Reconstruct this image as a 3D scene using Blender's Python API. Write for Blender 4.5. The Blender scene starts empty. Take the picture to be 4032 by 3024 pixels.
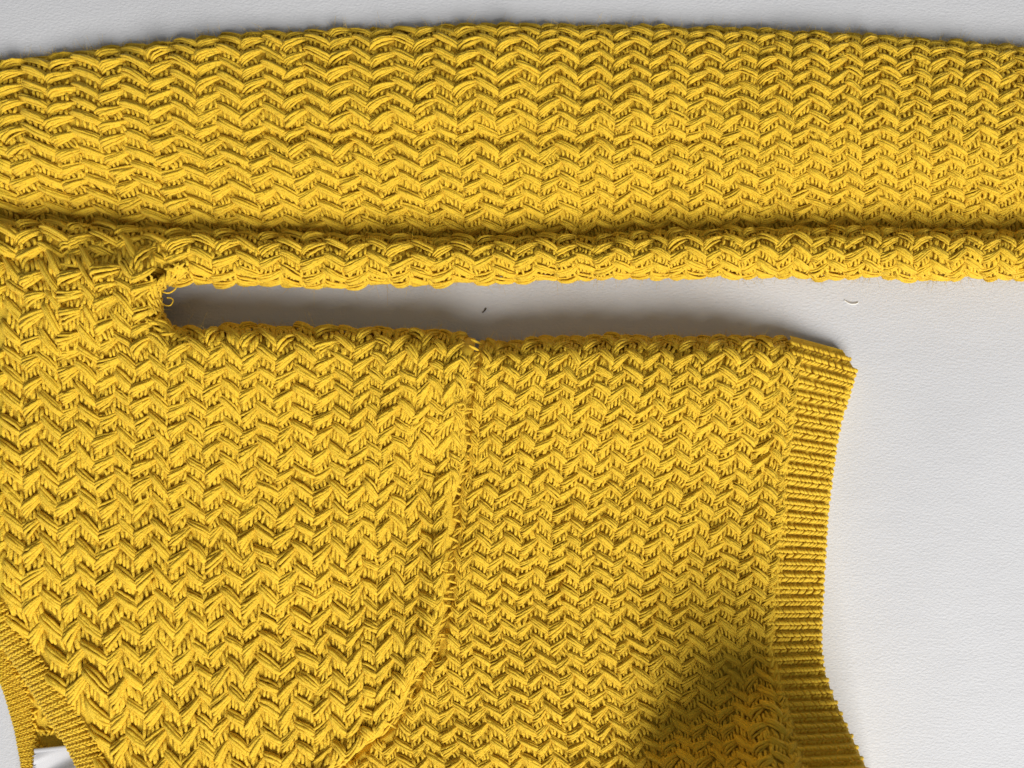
import bpy, math
import numpy as np
from mathutils import Vector

rng = np.random.default_rng(7)
scene = bpy.context.scene

# ------------------------------------------------------------------ camera, world, window light, exposure
D = 0.36                     # camera height above the table (m)
PX = 1e-4                    # one pixel of the 4032 px wide photograph = 0.1 mm on the table
CX, CY = 2016.0, 1512.0

cam_data = bpy.data.cameras.new("camera")
cam = bpy.data.objects.new("camera", cam_data)
scene.collection.objects.link(cam)
cam.location = (0, 0, D)
cam.rotation_euler = (0, 0, 0)
cam_data.sensor_width = 36.0
cam_data.lens = 36.0 * D / (4032 * PX)
cam_data.clip_start = 0.01
cam_data.clip_end = 50
cam_data.dof.use_dof = True
cam_data.dof.focus_distance = D - 0.017
cam_data.dof.aperture_fstop = 11.0
scene.camera = cam

world = bpy.data.worlds.new("World")
scene.world = world
world.use_nodes = True
bg = world.node_tree.nodes["Background"]
bg.inputs[0].default_value = (0.93, 0.97, 1.0, 1)
bg.inputs[1].default_value = 0.20

win = bpy.data.lights.new("window_light", 'AREA')
win.shape = 'RECTANGLE'
win.size, win.size_y = 1.40, 1.10
win.energy = 76.0
win.color = (1.0, 0.975, 0.94)
win_o = bpy.data.objects.new("window_light", win)
scene.collection.objects.link(win_o)
LD = Vector((0.36, -0.93, 0)).normalized() * math.cos(math.radians(45)) + Vector((0, 0, math.sin(math.radians(45))))
win_o.location = LD * 2.2
win_o.rotation_euler = (-LD).to_track_quat('-Z', 'Y').to_euler()

scene.view_settings.view_transform = 'Standard'
scene.view_settings.look = 'None'
scene.view_settings.exposure = 0.0
scene.view_settings.gamma = 1.0

# ------------------------------------------------------------------ materials
def new_mat(name):
    m = bpy.data.materials.new(name)
    m.use_nodes = True
    nt = m.node_tree
    return m, nt, nt.nodes["Principled BSDF"]

def N(nt, typ, **kw):
    n = nt.nodes.new(typ)
    for k, v in kw.items():
        setattr(n, k, v)
    return n

def yarn_material():
    m, nt, b = new_mat("yellow_wool_yarn")
    uv = N(nt, 'ShaderNodeUVMap')
    mp = N(nt, 'ShaderNodeMapping')
    mp.inputs['Scale'].default_value = (0.5, 2.3, 1)
    nt.links.new(uv.outputs[0], mp.inputs[0])
    fib = N(nt, 'ShaderNodeTexNoise')
    fib.inputs['Scale'].default_value = 2.2
    fib.inputs['Detail'].default_value = 4
    fib.inputs['Roughness'].default_value = 0.65
    nt.links.new(mp.outputs[0], fib.inputs['Vector'])
    big = N(nt, 'ShaderNodeTexNoise')
    big.inputs['Scale'].default_value = 0.35
    big.inputs['Detail'].default_value = 3
    nt.links.new(uv.outputs[0], big.inputs['Vector'])
    ramp = N(nt, 'ShaderNodeValToRGB')
    ramp.color_ramp.elements[0].position = 0.28
    ramp.color_ramp.elements[0].color = (0.79, 0.465, 0.014, 1)
    ramp.color_ramp.elements[1].position = 0.72
    ramp.color_ramp.elements[1].color = (0.95, 0.66, 0.052, 1)
    mix = N(nt, 'ShaderNodeMath', operation='MULTIPLY_ADD')
    mix.inputs[1].default_value = 0.62
    nt.links.new(fib.outputs[0], mix.inputs[0])
    mul = N(nt, 'ShaderNodeMath', operation='MULTIPLY')
    mul.inputs[1].default_value = 0.38
    nt.links.new(big.outputs[0], mul.inputs[0])
    nt.links.new(mul.outputs[0], mix.inputs[2])
    nt.links.new(mix.outputs[0], ramp.inputs[0])
    nt.links.new(ramp.outputs[0], b.inputs['Base Color'])
    bp = N(nt, 'ShaderNodeBump')
    bp.inputs['Strength'].default_value = 1.0
    bp.inputs['Distance'].default_value = 0.0006
    nt.links.new(fib.outputs[0], bp.inputs['Height'])
    nt.links.new(bp.outputs[0], b.inputs['Normal'])
    b.inputs['Roughness'].default_value = 0.62
    b.inputs['Specular IOR Level'].default_value = 0.28
    b.inputs['Sheen Weight'].default_value = 0.12
    b.inputs['Sheen Roughness'].default_value = 0.5
    b.inputs['Sheen Tint'].default_value = (1.0, 0.9, 0.45, 1)
    return m

def table_material():
    m, nt, b = new_mat("white_grained_table")
    tc = N(nt, 'ShaderNodeTexCoord')
    mp = N(nt, 'ShaderNodeMapping')
    mp.inputs['Scale'].default_value = (1.0, 1.6, 1)
    mp.inputs['Rotation'].default_value = (0, 0, 0.08)
    nt.links.new(tc.outputs['Object'], mp.inputs[0])
    n1 = N(nt, 'ShaderNodeTexNoise')
    n1.inputs['Scale'].default_value = 760
    n1.inputs['Detail'].default_value = 4
    n1.inputs['Roughness'].default_value = 0.55
    n1.inputs['Distortion'].default_value = 0.4
    nt.links.new(mp.outputs[0], n1.inputs['Vector'])
    n2 = N(nt, 'ShaderNodeTexNoise')
    n2.inputs['Scale'].default_value = 60
    n2.inputs['Detail'].default_value = 2
    nt.links.new(mp.outputs[0], n2.inputs['Vector'])
    ad = N(nt, 'ShaderNodeMath', operation='MULTIPLY_ADD')
    ad.inputs[1].default_value = 0.8
    nt.links.new(n2.outputs[0], ad.inputs[0])
    nt.links.new(n1.outputs[0], ad.inputs[2])
    bp = N(nt, 'ShaderNodeBump')
    bp.inputs['Strength'].default_value = 0.34
    bp.inputs['Distance'].default_value = 0.0009
    nt.links.new(ad.outputs[0], bp.inputs['Height'])
    nt.links.new(bp.outputs[0], b.inputs['Normal'])
    cr = N(nt, 'ShaderNodeValToRGB')
    cr.color_ramp.elements[0].position = 0.3; cr.color_ramp.elements[0].color = (0.515, 0.52, 0.54, 1)
    cr.color_ramp.elements[1].position = 0.7; cr.color_ramp.elements[1].color = (0.55, 0.555, 0.575, 1)
    n3 = N(nt, 'ShaderNodeTexNoise')
    n3.inputs['Scale'].default_value = 14
    n3.inputs['Detail'].default_value = 5
    nt.links.new(tc.outputs['Object'], n3.inputs['Vector'])
    nt.links.new(n3.outputs[0], cr.inputs[0])
    nt.links.new(cr.outputs[0], b.inputs['Base Color'])
    b.inputs['Roughness'].default_value = 0.55
    b.inputs['Specular IOR Level'].default_value = 0.3
    return m

def satin_material():
    m, nt, b = new_mat("white_satin")
    tc = N(nt, 'ShaderNodeTexCoord')
    wv = N(nt, 'ShaderNodeTexWave')
    wv.inputs['Scale'].default_value = 900
    wv.inputs['Distortion'].default_value = 1
    nt.links.new(tc.outputs['Object'], wv.inputs['Vector'])
    bp = N(nt, 'ShaderNodeBump')
    bp.inputs['Strength'].default_value = 0.15
    bp.inputs['Distance'].default_value = 0.0002
    nt.links.new(wv.outputs[0], bp.inputs['Height'])
    nt.links.new(bp.outputs[0], b.inputs['Normal'])
    b.inputs['Base Color'].default_value = (0.50, 0.50, 0.52, 1)
    b.inputs['Roughness'].default_value = 0.32
    return m

def plain(name, col, rough=0.7):
    m, nt, b = new_mat(name)
    b.inputs['Base Color'].default_value = (*col, 1)
    b.inputs['Roughness'].default_value = rough
    return m

YARN = yarn_material()
TABLE = table_material()
SATIN = satin_material()
LINT = plain("white_lint", (0.85, 0.85, 0.83))
SPECK = plain("dark_speck", (0.05, 0.04, 0.03))

# ------------------------------------------------------------------ helpers
def W(px, py, z):
    """photo pixel + height above the table -> point of the place (camera looks straight down)"""
    k = (D - z) / D * PX
    return np.stack([(px - CX) * k, -(py - CY) * k, z + 0 * px], -1)

def sstep(x, a, b):
    t = np.clip((x - a) / (b - a), 0, 1)
    return t * t * (3 - 2 * t)

def softplus(d, w):
    return 0.5 * (d + np.sqrt(d * d + w * w))

def cubic(xs, ys):
    """smooth interpolation through points (monotone-ish Catmull-Rom)"""
    xs = np.array(xs, float); ys = np.array(ys, float)
    m = np.gradient(ys, xs)
    def f(x):
        x = np.asarray(x, float)
        i = np.clip(np.searchsorted(xs, x) - 1, 0, len(xs) - 2)
        h = xs[i + 1] - xs[i]
        t = np.clip((x - xs[i]) / h, -0.5, 1.5)
        t2, t3 = t * t, t * t * t
        return ((2*t3-3*t2+1)*ys[i] + (t3-2*t2+t)*h*m[i] + (-2*t3+3*t2)*ys[i+1] + (t3-t2)*h*m[i+1])
    return f

class Smooth2D:
    """cheap smooth noise: a sum of random waves"""
    def __init__(self, scale, n=10):
        a = rng.uniform(0, 2*math.pi, n)
        k = rng.uniform(0.5, 1.6, n) * 2 * math.pi / scale
        self.kx, self.ky, self.ph = k*np.cos(a), k*np.sin(a), rng.uniform(0, 6.28, n)
    def __call__(self, x, y):
        x = np.asarray(x, float)[..., None]; y = np.asarray(y, float)[..., None]
        return np.sin(x*self.kx + y*self.ky + self.ph).sum(-1) / math.sqrt(len(self.kx) / 2) * 0.7

nzA, nzB, nzC, nzD = Smooth2D(260), Smooth2D(260), Smooth2D(700), Smooth2D(420)

def norm(a):
    return a / np.maximum(np.linalg.norm(a, axis=-1, keepdims=True), 1e-12)

def tubes(cl, nr, rad, flat=0.9, S=5):
    """cl (N,K,3) centre lines, nr (N,K,3) up directions, rad (N,K) -> verts, quads, uvs"""
    Nn, K, _ = cl.shape
    t = norm(np.gradient(cl, axis=1))
    b = norm(np.cross(t, nr))
    n = np.cross(b, t)
    ang = np.arange(S) / S * 2 * math.pi
    ca, sa = np.cos(ang), np.sin(ang)
    r = rad[..., None, None]
    v = cl[:, :, None, :] + r * (b[:, :, None, :] * ca[None, None, :, None] + flat * n[:, :, None, :] * sa[None, None, :, None])
    idx = np.arange(Nn * K * S).reshape(Nn, K, S)
    a_ = idx[:, :-1, :]; d_ = idx[:, 1:, :]
    q = np.stack([a_, np.roll(a_, -1, 2), np.roll(d_, -1, 2), d_], -1).reshape(-1, 4)
    off = rng.uniform(0, 50, (Nn, 1, 1))
    seg = np.linalg.norm(np.diff(cl, axis=1), axis=-1)
    ln = np.concatenate([np.zeros((Nn, 1)), np.cumsum(seg, 1)], 1) / 0.0012
    U = (ln[:, :, None] + off) + 0 * ang[None, None, :]
    V = (np.arange(S)[None, None, :] / S) + ln[:, :, None] * 0.55 + off
    uvv = np.stack([U + 0 * V, V], -1).reshape(-1, 2)
    return v.reshape(-1, 3), q, uvv

def mesh_object(name, verts, quads, uvs, mat, parent=None, smooth=True):
    me = bpy.data.meshes.new(name)
    verts = np.asarray(verts, np.float32); quads = np.asarray(quads, np.int32)
    me.vertices.add(len(verts)); me.vertices.foreach_set("co", verts.ravel())
    me.loops.add(quads.size); me.loops.foreach_set("vertex_index", quads.ravel())
    me.polygons.add(len(quads))
    me.polygons.foreach_set("loop_start", np.arange(0, quads.size, 4, dtype=np.int32))
    me.polygons.foreach_set("loop_total", np.full(len(quads), 4, np.int32))
    if uvs is not None:
        l = me.uv_layers.new(name="UVMap")
        l.data.foreach_set("uv", np.asarray(uvs, np.float32)[quads.ravel()].ravel())
    me.polygons.foreach_set("use_smooth", np.full(len(quads), smooth))
    me.update(calc_edges=True)
    me.materials.append(mat)
    o = bpy.data.objects.new(name, me)
    scene.collection.objects.link(o)
    if parent is not None:
        o.parent = parent
    return o

def grid_object(name, pts, mat, parent, keep=None, uvscale=0.0012):
    R, C, _ = pts.shape
    idx = np.arange(R * C).reshape(R, C)
    q = np.stack([idx[:-1, :-1], idx[1:, :-1], idx[1:, 1:], idx[:-1, 1:]], -1)
    if keep is not None:
        k = keep[:-1, :-1] & keep[1:, :-1] & keep[1:, 1:] & keep[:-1, 1:]
        q = q[k]
    q = q.reshape(-1, 4)
    v = pts.reshape(-1, 3)
    used = np.unique(q)
    remap = -np.ones(len(v), int); remap[used] = np.arange(len(used))
    v = v[used]; q = remap[q]
    return mesh_object(name, v, q, v[:, :2] / uvscale, mat, parent)

# ------------------------------------------------------------------ the table
def table():
    v = []; 
    x0, x1, y0, y1 = -0.55, 0.55, -0.45, 0.45
    for z in (-0.03, 0.0):
        v += [(x0, y0, z), (x1, y0, z), (x1, y1, z), (x0, y1, z)]
    q = [(0, 3, 2, 1), (4, 5, 6, 7), (0, 1, 5, 4), (1, 2, 6, 5), (2, 3, 7, 6), (3, 0, 4, 7)]
    o = mesh_object("table_top", v, q, None, TABLE, smooth=False)
    o["kind"] = "structure"
    return o
table()

# ------------------------------------------------------------------ the jumper
jumper = bpy.data.objects.new("knitted_jumper", None)
scene.collection.objects.link(jumper)
jumper["label"] = "chunky mustard yellow knitted jumper with one sleeve laid out on a white table"
jumper["category"] = "jumper"

# outlines, in photo pixels
sl_top = cubic([-500, 0, 400, 900, 1400, 2100, 2800, 3400, 4032, 4500], [330, 255, 205, 150, 122, 108, 118, 148, 200, 250])
sl_val = cubic([-500, 0, 700, 1400, 2000, 3000, 4032, 4500], [845, 865, 905, 935, 945, 915, 915, 920])
roll_top = cubic([-500, 0, 700, 1400, 2000, 3000, 4032, 4500], [860, 885, 925, 945, 952, 915, 925, 930])
roll_bot = cubic([-500, 0, 500, 760, 1400, 2000, 3000, 4032, 4500], [1085, 1085, 1092, 1098, 1108, 1088, 1076, 1080, 1085])
body_top_c = cubic([600, 700, 1000, 1300, 1700, 1850, 1980, 2120, 2300, 2700, 3000, 3110, 3200, 3350, 3500], [1300, 1290, 1290, 1295, 1310, 1322, 1362, 1345, 1336, 1342, 1338, 1350, 1378, 1428, 1470])
def body_top(x):
    return body_top_c(np.maximum(np.asarray(x, float), 650))
SLX, SLY, SLR = 738.0, 1196.0, 95.0          # rounded end of the slot between sleeve and body
def push_out(x, y, w=55.0):
    """keep cloth points out of the slot -> x, y, distance from its edge"""
    dx, dy = x - SLX, y - SLY
    rr = np.sqrt(dx * dx + dy * dy) + 1e-6
    T = body_top(x)
    left = dx < 0
    d = np.where(left, rr - SLR, y - T)
    e = softplus(d, w) - d - 5
    x2 = np.where(left, x + dx / rr * e, x)
    y2 = np.where(left, y + dy / rr * e, y + e)
    return x2, y2, d

seam_x = cubic([1200, 1350, 1560, 1650, 1757, 1860, 1930, 2090, 2185, 2290, 2400, 2495, 2580, 2700, 2810, 2860, 2930, 3024, 3200],
               [1890, 1880, 1845, 1835, 1845, 1830, 1805, 1800, 1780, 1780, 1765, 1738, 1707, 1625, 1580, 1540, 1440, 1340, 1150])

# collars: pairs of outer and inner edge points
FC_L = np.array([(-120, 2330), (-60, 2440), (0, 2535), (60, 2625), (110, 2700), (160, 2785), (205, 2860), (253, 2926), (290, 3000), (325, 3080), (360, 3170)], float)
FC_R = np.array([(-60, 2290), (15, 2400), (75, 2492), (140, 2582), (195, 2660), (250, 2740), (305, 2820), (350, 2895), (390, 2975), (425, 3060), (455, 3150)], float)
BC_L = np.array([(-90, 2560), (-40, 2620), (0, 2690), (20, 2745), (40, 2815), (58, 2880), (70, 2945), (80, 3000), (90, 3080), (95, 3170)], float)
BC_R = np.array([(-40, 2510), (10, 2590), (55, 2655), (92, 2715), (114, 2785), (124, 2855), (131, 2930), (133, 2995), (134, 3080), (134, 3170)], float)
def z_(a): return np.array(a, float) * 1.0395
HEM_I = np.stack([2600 + z_([490, 510, 500, 490, 480, 465, 455, 460, 450, 440, 430, 420, 402, 430, 460, 490, 520, 550, 580]),
                  1300 + z_([20, 92, 200, 300, 400, 500, 600, 700, 800, 900, 1000, 1100, 1200, 1300, 1400, 1500, 1600, 1700, 1800])], -1)
HEM_O = np.stack([2600 + z_([690, 742, 716, 688, 668, 655, 643, 633, 628, 622, 617, 612, 610, 620, 655, 700, 747, 794, 840]),
                  1300 + z_([75, 160, 250, 335, 432, 528, 622, 716, 810, 905, 1000, 1098, 1195, 1290, 1390, 1490, 1590, 1690, 1790])], -1)

def body_z(px, py, d):
    """height of the front of the body; d = distance in px from its upper edge"""
    plate = 0.0165 + 0.006 * (1 - sstep(px, 150, 1500)) + 0.004 * np.exp(-((px - 380) / 380) ** 2 - ((py - 1150) / 300) ** 2)
    plate = plate + 0.0012 * nzC(px, py)
    plate = plate + 0.010 * np.exp(-((np.maximum(d, 0) - 0) / 420) ** 2) * (0.25 + 0.75 * sstep(px, 350, 800)) * sstep(px, 3200, 2650)
    ze = 0.010 + 0.006 * sstep(px, 350, 800) * sstep(px, 3200, 2650)
    z = np.where(d > 0, ze + (plate - ze) * (1 - np.exp(-np.maximum(d, 0) / 42)), ze + 0.00012 * d)
    q = (py - 2710) + 0.85 * np.minimum(px - 2930, 90 + 0.1 * (px - 2930)) + 26 * nzD(px, py)
    q = softplus(q, 190)
    z = z + 0.108 * np.minimum(q, 560) / 1000.0
    # toward the neck the cloth settles a little
    z = z - 0.004 * sstep(px, 500, 0) * sstep(py, 2200, 2900)
    # groove along the seam, with the yoke edge a little proud of it
    s = px - seam_x(py)
    z = z - 0.0024 * np.exp(-((s - 8) / 18) ** 2) + 0.0030 * np.exp(-((s + 52) / 42) ** 2)
    return np.maximum(z, 0.0003)

# ---- lattices: f(c, r) -> px, py, z
col_x = [-520, -310, -105, 101, 297, 495, 687, 868, 1041, 1212, 1382, 1553, 1718, 1881, 2044, 2203, 2350, 2495, 2638, 2778, 2919, 3057, 3194, 3331, 3466, 3600, 3733, 3865, 3996, 4127, 4257, 4387]
sleeve_col = cubic(range(len(col_x)), col_x)
def sleeve_f(c, r):
    x0 = sleeve_col(c)
    T, F = sl_top(x0), sl_val(x0)
    g = np.interp(x0, [0, 1000, 2000, 3000, 4032], [60, 61, 62, 58, 57])
    raw = F + g * r + 5 * nzA(x0, r * 60)
    px = x0 + np.interp(x0, [0, 1200, 2400], [0.26, 0.18, 0.0]) * (raw - 480) * sstep(raw, 350, 700) + 6 * nzB(x0, r * 60)
    d = raw - T
    py = T + softplus(d, 60) - 6
    f = (py - T) / (F - T)
    Zp = 0.0180 + 0.003 * sstep(x0, 2600, 4000)
    zt = 0.0058 + 0.003 * sstep(x0, 2600, 4000)
    up = np.where(d > 0, zt + (Zp - zt) * (1 - np.exp(-np.maximum(d, 0) / 230)), zt + 0.00007 * d)
    z = up - (Zp - 0.0075) * sstep(f, 0.34, 1.03) ** 1.15
    z = z - 0.0022 * np.exp(-((raw - 535 - 0.01 * (x0 - 1500)) / 45) ** 2) * sstep(x0, 600, 1100) * (1 - sstep(x0, 2600, 3200))
    z = z + 0.0009 * nzC(px, py)
    return px, py, np.maximum(z, 0.0003)

def roll_f(c, r):
    x0 = sleeve_col(c) + 70
    K, B = roll_top(x0), roll_bot(x0) + 6 * nzA(x0, 0 * x0)
    th = np.clip(r / 6.0, -0.2, 1.3) * math.radians(232)
    a = (B - K) / 2
    py = (K + B) / 2 - a * np.cos(th) + 4 * nzB(x0, r * 60)
    px = x0 + 5 * nzA(x0, r * 60)
    lift = 0.0015 * sstep(x0, 900, 300)
    z = 0.0098 + lift + 0.0104 * np.sin(th)
    return px, py, np.maximum(z, 0.0003)

ycol = [-420, -270, -125, 20, 166, 312, 462, 603, 743, 883, 1021, 1166, 1311, 1436, 1551, 1665, 1780, 1895, 2010]
yoke_col = cubic(range(len(ycol)), ycol)
yX = [-300, 165, 300, 460, 745, 1166, 1420, 1530, 1665, 1900]
yY0 = cubic(yX, [1345, 1398, 1438, 1471, 1497, 1529, 1537, 1528, 1500, 1480])
yA = cubic(yX, [86, 84, 77, 73, 74.7, 73.4, 70, 72, 74, 74])
yB = cubic(yX, [1.0, 1.0, 1.3, 1.4, 0.975, 0.57, 0.6, 0.3, 0.2, 0.2])
def yoke_f(c, r):
    x0 = yoke_col(c)
    rp = np.maximum(r, 0)
    raw = yY0(x0) + yA(x0) * r + yB(x0) * rp * rp
    arm = np.exp(-((x0 - 330) / 330) ** 2 - ((raw - 1150) / 230) ** 2)
    px = x0 + 70 * (np.maximum(raw - 1900, 0) / 1100) ** 2 * sstep(x0, 1500, 400) + 55 * (np.clip(2000 - raw, 0, 700) / 600) ** 2 * sstep(x0, 1100, 1650)
    px = px + (8 + 6 * arm) * nzA(x0, r * 70)
    raw = raw + (8 + 6 * arm) * nzB(x0, r * 70)
    H = seam_x(raw) - 4
    px = H - softplus(H - px, 60)
    px, py, d = push_out(px, raw)
    z = body_z(px, py, d)
    z = np.where(px < 900, np.maximum(z - 0.010 * sstep(py, 1080, 930), 0.0003), z)
    return px, py, z

def lower_f(c, r):
    x0 = 1500 + 124 * c - 0.0045 * np.maximum(124 * c - 400, 0)
    raw = 1392 + 66.5 * r + 8 * np.sin(x0 / 500) + 5 * nzB(x0, r * 66)
    lean = -0.17 * (np.clip(raw, 1300, 2150) - 1350) - 0.05 * np.clip(raw - 2150, 0, 250) + 0.17 * np.maximum(raw - 2450, 0)
    px = x0 + lean + 6 * nzA(x0, r * 66)
    H = seam_x(raw) + 4
    px = H + softplus(px - H, 60)
    H = np.interp(raw, HEM_I[:, 1], HEM_I[:, 0]) + 28
    px = H - softplus(H - px, 50)
    T = body_top(px)
    d = raw - T
    py = T + softplus(d, 55) - 5
    return px, py, body_z(px, py, d)

def surf(f, c, r):
    px, py, z = f(c, r)
    P = W(px, py, z)
    e = 0.04
    a = W(*f(c + e, r)); b = W(*f(c - e, r)); p = W(*f(c, r + e)); q = W(*f(c, r - e))
    Pu = (a - b) / (2 * e); Pv = (p - q) / (2 * e)
    n = norm(np.cross(Pv, Pu))
    return P, n, Pu, Pv, px, py

# ---- one zigzag cell of the knit: strands in (u, v, h, radius); u across the column, v down the rows, h in rows
K = 9
S_ = np.linspace(0, 1, K)
def strand_set():
    A, B, G = [], [], []
    for k in range(5):                       # leg falling to the right
        o = (k - 2) * 0.78
        u = -0.10 + 0.68 * S_ + 0.03 * np.sin(S_ * math.pi) - 0.012 * o
        v = -0.19 + 0.94 * S_ ** 1.05 + o * (0.070 + 0.042 * np.sin(S_ * math.pi))
        h = (0.29 - 0.050 * (o - 0.1) ** 2) * np.interp(S_, [0, .1, .3, .7, .9, 1], [0, .75, 1.05, .9, .4, -.2])
        rad = 0.084 * np.interp(S_, [0, .1, .25, .75, .92, 1], [.35, .85, 1, 1, .8, .35])
        A.append((u, v, h, rad))
    for k in range(6):                       # leg rising to the right, fanned out at its foot
        o = (k - 2.5) * 0.82
        fan = np.interp(S_, [0, .35, 1], [0.150, 0.108, 0.040])
        u = 0.43 + 0.62 * S_ + 0.030 * o * (1 - S_)
        v = 0.86 - 0.82 * S_ ** 0.95 + o * fan + 0.03 * np.sin(S_ * math.pi)
        h = (0.31 - 0.036 * o ** 2) * np.interp(S_, [0, .08, .25, .5, .8, 1], [-.25, .55, 1.0, 1.0, .6, 0])
        rad = 0.080 * np.interp(S_, [0, .1, .25, .75, .92, 1], [.4, .9, 1, 1, .75, .4])
        B.append((u, v, h, rad))
    for u0, vs in ((0.45, 0.10), (0.53, 0.16), (0.05, 0.24), (0.15, 0.34), (0.25, 0.46), (0.36, 0.60), (0.60, 0.90), (0.71, 0.80), (0.82, 0.66), (0.93, 0.50)):
        u = u0 + 0.03 * np.sin(S_ * math.pi) + 0.03 * (S_ - .5)
        v = vs - 0.1 + 0.62 * S_
        h = 0.11 * np.sin(S_ * math.pi) - 0.005 + 0.04 * S_
        rad = 0.088 * np.interp(S_, [0, .15, .8, 1], [.5, 1, 1, .5])
        G.append((u, v, h, rad))
    return np.array(A), np.array(B), np.array(G)
SA, SB, SG = strand_set()

def knit(f, cells, hmul=1.0):
    """cells (M,2) of column,row -> dict with tubes for the two legs and for the ground strands of every cell"""
    M = len(cells)
    out = {}
    cc = np.array(cells, float)
    px0, py0, _ = f(cc[:, 0] + .5, cc[:, 1] + .4)
    rough = 1 + 0.9 * np.exp(-((px0 - 420) / 330) ** 2 - ((py0 - 1130) / 210) ** 2) + 0.6 * np.exp(-((px0 - seam_x(py0)) / 70) ** 2) * (py0 > 1330)
    for key, T in (("A", SA), ("B", SB), ("G", SG)):
        n = len(T)
        j = lambda s, *sh: rng.normal(0, s, sh) * 1.0
        cellj = j(0.022, M, 1, 1) * rough[:, None, None]
        cellk = j(0.032, M, 1, 1) * rough[:, None, None]
        u = cc[:, 0, None, None] + T[None, :, 0] + cellj + j(0.012, M, n, 1) + j(0.006, M, n, K)
        v = cc[:, 1, None, None] + T[None, :, 1] + cellk + j(0.020, M, n, 1) + j(0.010, M, n, K) + (rough[:, None, None] - 1) * j(0.05, M, n, 1)
        if key == "G":
            u = u + j(0.022, M, n, 1) + j(0.04, M, n, 1) * (S_ - .5)
            v = v + j(0.045, M, n, 1)
        fl = 1 + j(0.18, M, 1, 1)
        h = T[None, :, 2] * fl + j(0.018, M, n, 1) * rough[:, None, None] + j(0.008, M, n, K)
        rad = T[None, :, 3] * (1 + j(0.11, M, n, 1))
        ph = rng.uniform(0, 6.28, (M, n, 1)); fr = rng.uniform(2.5, 5.5, (M, n, 1))
        v = v + 0.017 * np.sin(S_ * fr + ph); h = h + 0.014 * np.sin(S_ * fr * 1.2 + ph * 2.1)
        P, nr, Pu, Pv, px, py = surf(f, u, v)
        sz = 0.5 * (np.linalg.norm(Pv, axis=-1) + 0.47 * np.linalg.norm(Pu, axis=-1))
        sz = np.clip(sz, 0.0045, 0.0085)
        sz = np.broadcast_to(np.median(sz, axis=(1, 2), keepdims=True), sz.shape)
        cl = P + nr * (h * sz * hmul)[..., None]
        cl[..., 2] = np.maximum(cl[..., 2], 0.0006)
        out[key] = (cl, nr, rad * sz)
    out["px"], out["py"] = px0, py0
    _, _, Pu, Pv, _, _ = surf(f, cc[:, 0] + .5, cc[:, 1] + .4)
    zz = W(px0, py0, f(cc[:, 0] + .5, cc[:, 1] + .4)[2])[:, 2]
    out["area"] = np.abs(Pu[:, 0] * Pv[:, 1] - Pu[:, 1] * Pv[:, 0]) * (D / (D - zz)) ** 2
    return out

def flat_tubes(kd, keys, sel):
    cl = np.concatenate([kd[k][0][sel].reshape(-1, K, 3) for k in keys])
    nr = np.concatenate([kd[k][1][sel].reshape(-1, K, 3) for k in keys])
    rad = np.concatenate([kd[k][2][sel].reshape(-1, K) for k in keys])
    return tubes(cl, nr, rad)

def fc_right_x(py):
    return np.interp(py, FC_R[:, 1], FC_R[:, 0])
def hem_in_x(py):
    return np.interp(py, HEM_I[:, 1], HEM_I[:, 0])

def cells_for(f, c0, c1, r0, r1, ok):
    C, R = np.meshgrid(np.arange(c0, c1), np.arange(r0, r1))
    cc = np.stack([C.ravel(), R.ravel()], -1)
    px, py, z = f(cc[:, 0] + .5, cc[:, 1] + .4)
    k = ok(px, py) & (px > -230) & (px < 4250) & (py < 3230)
    return cc[k]

panels = []
def sheet(name, f, c0, c1, r0, r1, parent, keep=None, nu=6, nv=5, drop=0.0002):
    c = np.linspace(c0, c1, (c1 - c0) * nu + 1); r = np.linspace(r0, r1, (r1 - r0) * nv + 1)
    C, R = np.meshgrid(c, r)
    P, n, _, _, px, py = surf(f, C, R)
    P = P - n * drop
    P[..., 2] = np.maximum(P[..., 2], 0.0003)
    kp = (px > -330) & (px < 4350) & (py < 3330)
    if keep is not None:
        kp &= keep(px, py)
    if name == 'yoke_panel':
        x0 = yoke_col(C); y0 = yY0(x0) + yA(x0) * R + yB(x0) * np.maximum(R, 0) ** 2
        kp &= ~((x0 > SLX - 30) & (y0 < 1225)) & ~((x0 > 590) & (y0 < 1130)) & ~((x0 > SLX + 20) & (y0 < 1245))
    return grid_object(name, P, YARN, parent, kp)

sleeve = sheet("sleeve", sleeve_f, 0, len(col_x) - 1, -16, 2, jumper)
sleeve["label"] = "sleeve lying along the top, with a lengthwise fold"
fold = sheet("sleeve_fold", roll_f, 0, len(col_x) - 1, 0, 7, jumper)
yoke = sheet("yoke_panel", yoke_f, 0, 18, -7, 20, jumper, lambda px, py: (py > 900) & (px < seam_x(py) - 7) & (px > fc_right_x(py) - 25))
lower = sheet("lower_panel", lower_f, -1, 16, -3, 27, jumper, lambda px, py: (px > seam_x(py) + 7) & (px < hem_in_x(py) + 25))

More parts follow.
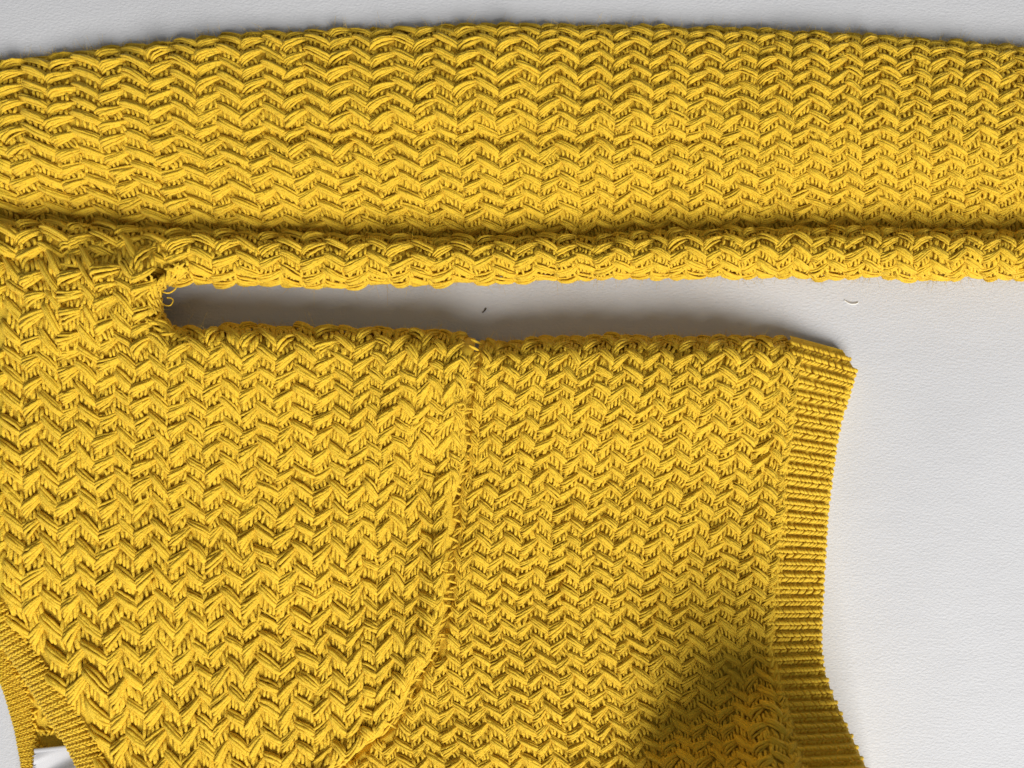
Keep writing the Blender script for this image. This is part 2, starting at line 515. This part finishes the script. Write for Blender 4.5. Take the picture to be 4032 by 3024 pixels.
kn = []
kn.append((sleeve, knit(sleeve_f, cells_for(sleeve_f, 0, len(col_x) - 1, -15, 1, lambda x, y: x > -300))))
kn.append((fold, knit(roll_f, cells_for(roll_f, 0, len(col_x) - 1, 0, 6, lambda x, y: x > -300))))
def yoke_cells():
    cc = cells_for(yoke_f, 0, 18, -8, 20, lambda x, y: (x < seam_x(y) - 24) & (x > fc_right_x(y) + 10))
    x0 = yoke_col(cc[:, 0] + .5); y0 = yY0(x0) + yA(x0) * (cc[:, 1] + .4) + yB(x0) * np.maximum(cc[:, 1] + .4, 0) ** 2
    _, _, d = push_out(x0, y0)
    ok = (d > -60) & ~((x0 > SLX - 85) & (y0 < 1245)) & (y0 > 960)
    return cc[ok]
kn.append((yoke, knit(yoke_f, yoke_cells())))
kn.append((lower, knit(lower_f, cells_for(lower_f, -1, 16, -2, 26, lambda x, y: (x > seam_x(y) + 24) & (x < hem_in_x(y) + 9)))))

# the 300 zigzag stitches that show largest are objects of their own, the rest one mesh for each panel
allarea = np.concatenate([np.where((k["px"] > 40) & (k["px"] < 3990) & (k["py"] > 40) & (k["py"] < 2980), k["area"], 0) * (p in (yoke, lower, sleeve)) for p, k in kn])
cut = np.sort(allarea)[-300]
for p, k in kn:
    inside = (k["px"] > 40) & (k["px"] < 3990) & (k["py"] > 40) & (k["py"] < 2980) & (p in (yoke, lower, sleeve))
    single = inside & (k["area"] >= cut)
    rest = np.where(~single)[0]
    v, q, uv = flat_tubes(k, ("A", "B"), rest)
    o = mesh_object("zigzag_stitches", v, q, uv, YARN, p); o["kind"] = "stuff"
    v, q, uv = flat_tubes(k, ("G",), np.arange(len(single)))
    o = mesh_object("ground_loops", v, q, uv, YARN, p); o["kind"] = "stuff"
    for i in np.where(single)[0]:
        v, q, uv = flat_tubes(k, ("A", "B"), np.array([i]))
        mesh_object("stitch", v, q, uv, YARN, p)

# ---- the unseen underside that carries the jumper: skirts from the outer edges down to the table
def skirt(name, ring_px, ring_py, ring_z, parent, inset):
    n = 5
    P = []
    for i in range(n):
        t = i / (n - 1)
        P.append(W(ring_px + inset[0] * math.sin(t * 1.4), ring_py + inset[1] * math.sin(t * 1.4), ring_z * (1 - t) + 0.0004))
    return grid_object(name, np.stack(P), YARN, parent)

# ---- ribbing
def rib_beads(a, b, za, zb, width, nrm_drop=0.0, wrap=True, pitch=14.0, arch=0.0):
    """one knitted rib from a to b (px): two lines of slanted loops that meet along its crest"""
    a = np.array(a); b = np.array(b)
    L = np.linalg.norm(b - a); d = (b - a) / L; pn = np.array([-d[1], d[0]])
    m = max(3, int(L / pitch))
    kk = 5
    s = np.linspace(0, 1, kk)
    cls, nrs, rads = [], [], []
    for side in (-1, 1):
        for i in range(-1, m + 1):
            t0 = (i + 0.5 + (0.25 if side > 0 else 0)) / m + rng.normal(0, 0.012)
            ln = pitch * 1.6
            along = t0 * L + (s - 0.5) * ln
            across = side * width * (0.84 - 0.74 * s) + rng.normal(0, width * 0.03)
            tt = np.clip(along / L, -0.1, 1.2)
            base = za + (zb - za) * np.clip(tt, 0, 1) + arch * np.sin(np.clip(tt, 0, 1) * math.pi)
            zz = base + 0.0011 * (1 - (np.abs(across) / width / 0.8) ** 2) + 0.0003 * np.sin(s * math.pi)
            if wrap:
                over = np.maximum(along - (L - 10), 0)
                along = np.where(along > L - 10, L - 10 + 10 * np.tanh(over / 12), along)
                zz = zz - 0.0004 * over / 4
            pts = a[None] + along[:, None] * d[None] + across[:, None] * pn[None]
            cl = W(pts[:, 0], pts[:, 1], np.maximum(zz, 0.0006))
            cls.append(cl); nrs.append(np.tile([0, 0, 1.0], (kk, 1)))
            rads.append(width * PX * 0.29 * np.array([.38, .9, 1.1, .9, .38]) * (1 + rng.normal(0, .06)))
    return np.array(cls), np.array(nrs), np.array(rads)

def along_curve(pts, step):
    """parameters spaced by step along a polyline"""
    seg = np.linalg.norm(np.diff(pts, axis=0), axis=1)
    s = np.concatenate([[0], np.cumsum(seg)])
    return np.interp(np.arange(0, s[-1], step), s, np.arange(len(pts)))
def at_param(pts, t):
    i = np.arange(len(pts))
    return np.array([np.interp(t, i, pts[:, 0]), np.interp(t, i, pts[:, 1])])

def ribbing(name, A, B, step, width, zfa, zfb, parent, drop, wrap, pitch=14., label=None, rows=7, arch=0.0, t0=0.0):
    ts = along_curve(0.5 * (A + B), step)
    ts = ts[ts > t0]
    tf = np.linspace(0, len(A) - 1, 5 * len(A))
    rows_ = []
    for i in range(rows + 3):
        s = i / rows if i <= rows else 1.0
        pa, pb = at_param(A, tf), at_param(B, tf)
        p = pa + (pb - pa) * s
        z = zfa(*pa) * (1 - s) + zfb(*pb) * s + arch * math.sin(min(s, 1) * math.pi) - drop
        if i > rows:                                   # turned under down to the table
            e = (i - rows) / 2
            p = p + (pa - pb) * 0.05 * e
            z = z * (1 - e) + 0.0003 * e
        rows_.append(W(p[0], p[1], np.maximum(z, 0.0003)))
    base = grid_object(name, np.stack(rows_), YARN, parent)
    if label: base["label"] = label
    for t in ts:
        a, b = at_param(A, t), at_param(B, t)
        if max(a[1], b[1]) > 3200 or max(a[0], b[0]) < -60:
            continue
        za, zb = float(zfa(*a)), float(zfb(*b))
        cl, nr, rad = rib_beads(a, b, za, zb, width, wrap=wrap, pitch=pitch, arch=arch)
        v, q, uv = tubes(cl, nr, rad, S=6)
        mesh_object("rib", v, q, uv, YARN, base)
    return base

def hem_za(x, y):
    x = np.asarray(x, float); y = np.asarray(y, float)
    return body_z(x, y, np.maximum(y - body_top(x), -40)) - 0.0004
def hem_zb(x, y):
    x = np.asarray(x, float); y = np.asarray(y, float)
    k = sstep(y, 1380, 1560)
    return (body_z(x - 150, y, np.maximum(y - body_top(x - 150), -40)) - 0.004) * k + 0.0055 * (1 - k)
hem = ribbing("hem_ribbing", HEM_I, HEM_O, 47.0, 21.0, hem_za, hem_zb, jumper, 0.0006, True, label="ribbed hem with narrow ribs", t0=0.3)

def fc_z(x, y):
    x = np.asarray(x, float); y = np.asarray(y, float)
    return body_z(np.maximum(x, 60), y, y * 0 + 900) + 0.0006
collar = ribbing("front_collar", FC_R, FC_L, 31.0, 14.5, fc_z, lambda x, y: fc_z(x, y) - 0.001, jumper, 0.0008, True, pitch=13., arch=0.0022, label="ribbed front neckband")
def bc_z(x, y): return 0.0045 + 0 * np.asarray(x, float)
back_collar = ribbing("back_collar", BC_R, BC_L, 21.5, 10.0, bc_z, bc_z, jumper, 0.0006, True, pitch=13., label="ribbed back neckband seen inside the neck")

# ---- inside of the back, seen through the neck opening
def inner_f(c, r):
    y = 2520 + r * 45
    l = np.interp(y, BC_R[:, 1], BC_R[:, 0]) - 12
    x = l + c * (np.interp(y, FC_L[:, 1], FC_L[:, 0]) + 60 - l)
    return x, y, 0.0042 + 0.006 * np.clip(c, 0, 1) ** 2
C_, R_ = np.meshgrid(np.linspace(0, 1, 9), np.linspace(0, 15, 31))
inside = grid_object("back_panel", W(*inner_f(C_, R_)) - np.array([0, 0, 0.0008]), YARN, jumper)
inside["label"] = "inside of the back below the neckband"
cl = []
for i in range(150):
    c, r = rng.uniform(0, 1), rng.uniform(0, 15)
    x, y, z = inner_f(np.array(c), np.array(r))
    a = rng.choice([0.9, -0.9]) + rng.normal(0, .3)
    s = np.linspace(-1, 1, 5)
    cl.append(W(x + 13 * s * math.cos(a), y + 13 * s * math.sin(a), z + 0.0007 * np.cos(s * 1.5) - 0.0003))
cl = np.array(cl)
v, q, uv = tubes(cl, np.tile([0, 0, 1.], cl.shape[:2] + (1,)), np.tile(0.00055 * np.array([.5, 1, 1, 1, .5]), (len(cl), 1)))
o = mesh_object("purl_loops", v, q, uv, YARN, inside); o["kind"] = "stuff"

# ---- neck label
lx = np.linspace(0, 1, 13); ly = np.linspace(0, 1, 15)
LX, LY = np.meshgrid(lx, ly)
lab_px = 136 + LX * 190 - LY * 12
lab_py = 2951 - LX * 20 + LY * 190
lab_z = 0.0088 + 0.0022 * np.sin(LX * 4.0 + LY * 6.5 + .6) * np.minimum(LY * 2.5, 1) + 0.0012 * LX
label = grid_object("neck_label", W(lab_px, lab_py, lab_z), SATIN, jumper)
label["label"] = "white satin label sewn inside the neck"
s13 = np.linspace(0, 1, 14)
hemz = W(136 + s13 * 190, 2956 - s13 * 20, 0.0094 + 0.0012 * s13)
v, q, uv = tubes(hemz[None], np.tile([0, 0, 1.], (1, 14, 1)), np.full((1, 14), 0.00085), flat=0.45, S=8)
mesh_object("folded_edge", v, q, uv, SATIN, label)
for i in range(6):
    y = 2975 + i * 14
    p = W(np.array([129., 135, 141]), np.array([y + 3., y, y - 3]), np.array([0.0080, 0.0096, 0.0094]))
    v, q, uv = tubes(p[None], np.tile([0, 0, 1.], (1, 3, 1)), np.full((1, 3), 0.00022), S=5)
    mesh_object("sewing_thread", v, q, uv, SATIN, label)

# ---- seam between yoke and lower panel: short overcast stitches down the groove
ys = np.arange(1345, 3150, 26.0)
cl = []
for y in ys:
    x = seam_x(y) + rng.normal(0, 6)
    s = np.linspace(-1, 1, 6)
    a = rng.uniform(-0.9, 0.5)
    ln = rng.uniform(16, 30)
    xx = x + ln * s * math.cos(a); yy = y + ln * s * math.sin(a) + rng.normal(0, 5)
    zz = body_z(xx, yy, yy - body_top(xx)) + 0.0005 + 0.0009 * np.cos(s * 1.6)
    cl.append(W(xx, yy, zz))
cl = np.array(cl)
v, q, uv = tubes(cl, np.tile([0, 0, 1.], cl.shape[:2] + (1,)), np.tile(0.00055 * np.array([.5, .9, 1, 1, .9, .5]), (len(cl), 1)))
yy = np.linspace(1385, 3200, 160); off = np.linspace(-40, 40, 9)
OF, YY = np.meshgrid(off, yy)
XX = seam_x(YY) + OF
ZZ = body_z(XX, YY, np.maximum(YY - body_top(XX), 0)) - 0.0003 - 0.0010 * np.exp(-(OF / 30) ** 2) - 0.0012 * (np.abs(OF) > 30)
seam = grid_object("seam", W(XX, YY, ZZ), YARN, jumper)
seam["label"] = "seam joining the yoke to the lower panel"
o = mesh_object("seam_stitches", v, q, uv, YARN, seam); o["kind"] = "stuff"

# ---- puckered stitches gathered round the end of the slot
cl, nrm_ = [], []
for i in range(95):
    th = rng.uniform(math.radians(95), math.radians(268))
    r0 = rng.uniform(92, 150)
    tilt = rng.choice([0.65, -0.65]) + rng.normal(0, 0.25)
    s = np.linspace(-1, 1, 7)
    ln = rng.uniform(20, 34)
    a = th + s * ln * math.cos(tilt) / r0
    rr = r0 + s * ln * math.sin(tilt)
    rr = 90 + softplus(rr - 90, 25)
    xx = SLX + rr * np.cos(a); yy = SLY - rr * np.sin(a)
    zz = body_z(xx, yy, rr - SLR) - 0.006 * sstep(yy, 1120, 1040) + 0.0008 + 0.0009 * np.cos(s * 1.6) - 0.004 * np.exp(-(rr - 90) / 14)
    cl.append(W(xx, yy, np.maximum(zz, 0.001)))
cl = np.array(cl)
v, q, uv = tubes(cl, np.tile([0, 0, 1.], cl.shape[:2] + (1,)), np.tile(0.00062 * np.array([.4, .85, 1, 1, 1, .85, .4]), (len(cl), 1)))
o = mesh_object("underarm_gathers", v, q, uv, YARN, jumper); o["kind"] = "stuff"

# ---- loose threads
def loop_thread(px, py, z, r, turns, ang, rad, parent=jumper):
    t = np.linspace(0, turns * 2 * math.pi, 28)
    x = px + r * np.cos(t + ang) * (1 + 0.15 * np.sin(2 * t)); y = py + r * 0.8 * np.sin(t + ang)
    zz = z + 0.0016 * np.sin(t * 0.5) ** 2
    p = W(x, y, zz)
    v, q, uv = tubes(p[None], np.tile([0, 0, 1.], (1, 28, 1)), np.full((1, 28), rad), S=5)
    return mesh_object("loose_thread", v, q, uv, YARN, parent)
def top_z(f, px, py):
    return float(body_z(np.array(float(px)), np.array(float(py)), np.array(py - float(body_top(px)))))
loop_thread(2888, 600, 0.0285, 26, 0.72, 2.6, 0.00020)
loop_thread(662, 1188, 0.016, 20, 0.7, -1.8, 0.00026)
loop_thread(715, 1092, 0.017, 26, 0.55, -0.3, 0.00032)
loop_thread(660, 1130, 0.017, 30, 0.7, -1.0, 0.00030)
loop_thread(1815, 1605, top_z(None, 1815, 1605) + 0.0024, 20, 1.0, 0.4, 0.00034)
loop_thread(1760, 2230, top_z(None, 1760, 2230) + 0.0024, 22, 0.9, 1.4, 0.00034)

# ---- fuzz: fine fibre ends standing off the yarn
src = []
for p, k in kn:
    for key in ("A", "B"):
        cl, nr, rad = k[key]
        src.append((cl.reshape(-1, 3), nr.reshape(-1, 3)))
cp = np.concatenate([s[0] for s in src]); cn = np.concatenate([s[1] for s in src])
pick = rng.integers(0, len(cp), 52000)
b0 = cp[pick]; n0 = cn[pick]
dirs = norm(n0 * rng.uniform(0.2, 1.0, (len(pick), 1)) + rng.normal(0, 0.75, (len(pick), 3)))
bend = rng.normal(0, 0.5, (len(pick), 3))
ln = rng.uniform(0.0012, 0.0034, (len(pick), 1))
s = np.linspace(0, 1, 3)
cl = b0[:, None, :] + (dirs * ln)[:, None, :] * s[None, :, None] + (bend * ln)[:, None, :] * (s ** 2)[None, :, None]
v, q, uv = tubes(cl, np.tile(n0[:, None, :], (1, 3, 1)), np.tile(0.000048 * np.array([1, .9, .4]), (len(pick), 1)), flat=1, S=3)
o = mesh_object("fuzz", v, q, uv, YARN, jumper); o["kind"] = "stuff"

# ------------------------------------------------------------------ small things lying on the table
t = np.linspace(0, 1, 12)
p = W(3325 + 55 * t, 1183 + 16 * np.sin(t * 2.6) , 0.0003 + 0.0006 * np.sin(t * math.pi))
v, q, uv = tubes(p[None], np.tile([0, 0, 1.], (1, 12, 1)), np.full((1, 12), 0.00022), S=5)
o = mesh_object("lint_fibre", v, q, uv, LINT)
o["label"] = "tiny white lint fibre on the table between sleeve and hem corner"
o["category"] = "lint"
t = np.linspace(0, 1, 6)
p = W(1898 + 18 * t, 1230 - 14 * t + 3 * np.sin(t * 5), 0.0004 + 0 * t)
v, q, uv = tubes(p[None], np.tile([0, 0, 1.], (1, 6, 1)), 0.00028 * np.array([[.3, .8, .5, 1.0, 1.1, .3]]), S=6)
o = mesh_object("crumb", v, q, uv, SPECK)
o["label"] = "tiny dark crumb on the table in the gap between sleeve and body"
o["category"] = "crumb"
if False: print("tris", sum(len(o.data.polygons) * 2 for o in scene.objects if o.type == 'MESH'))
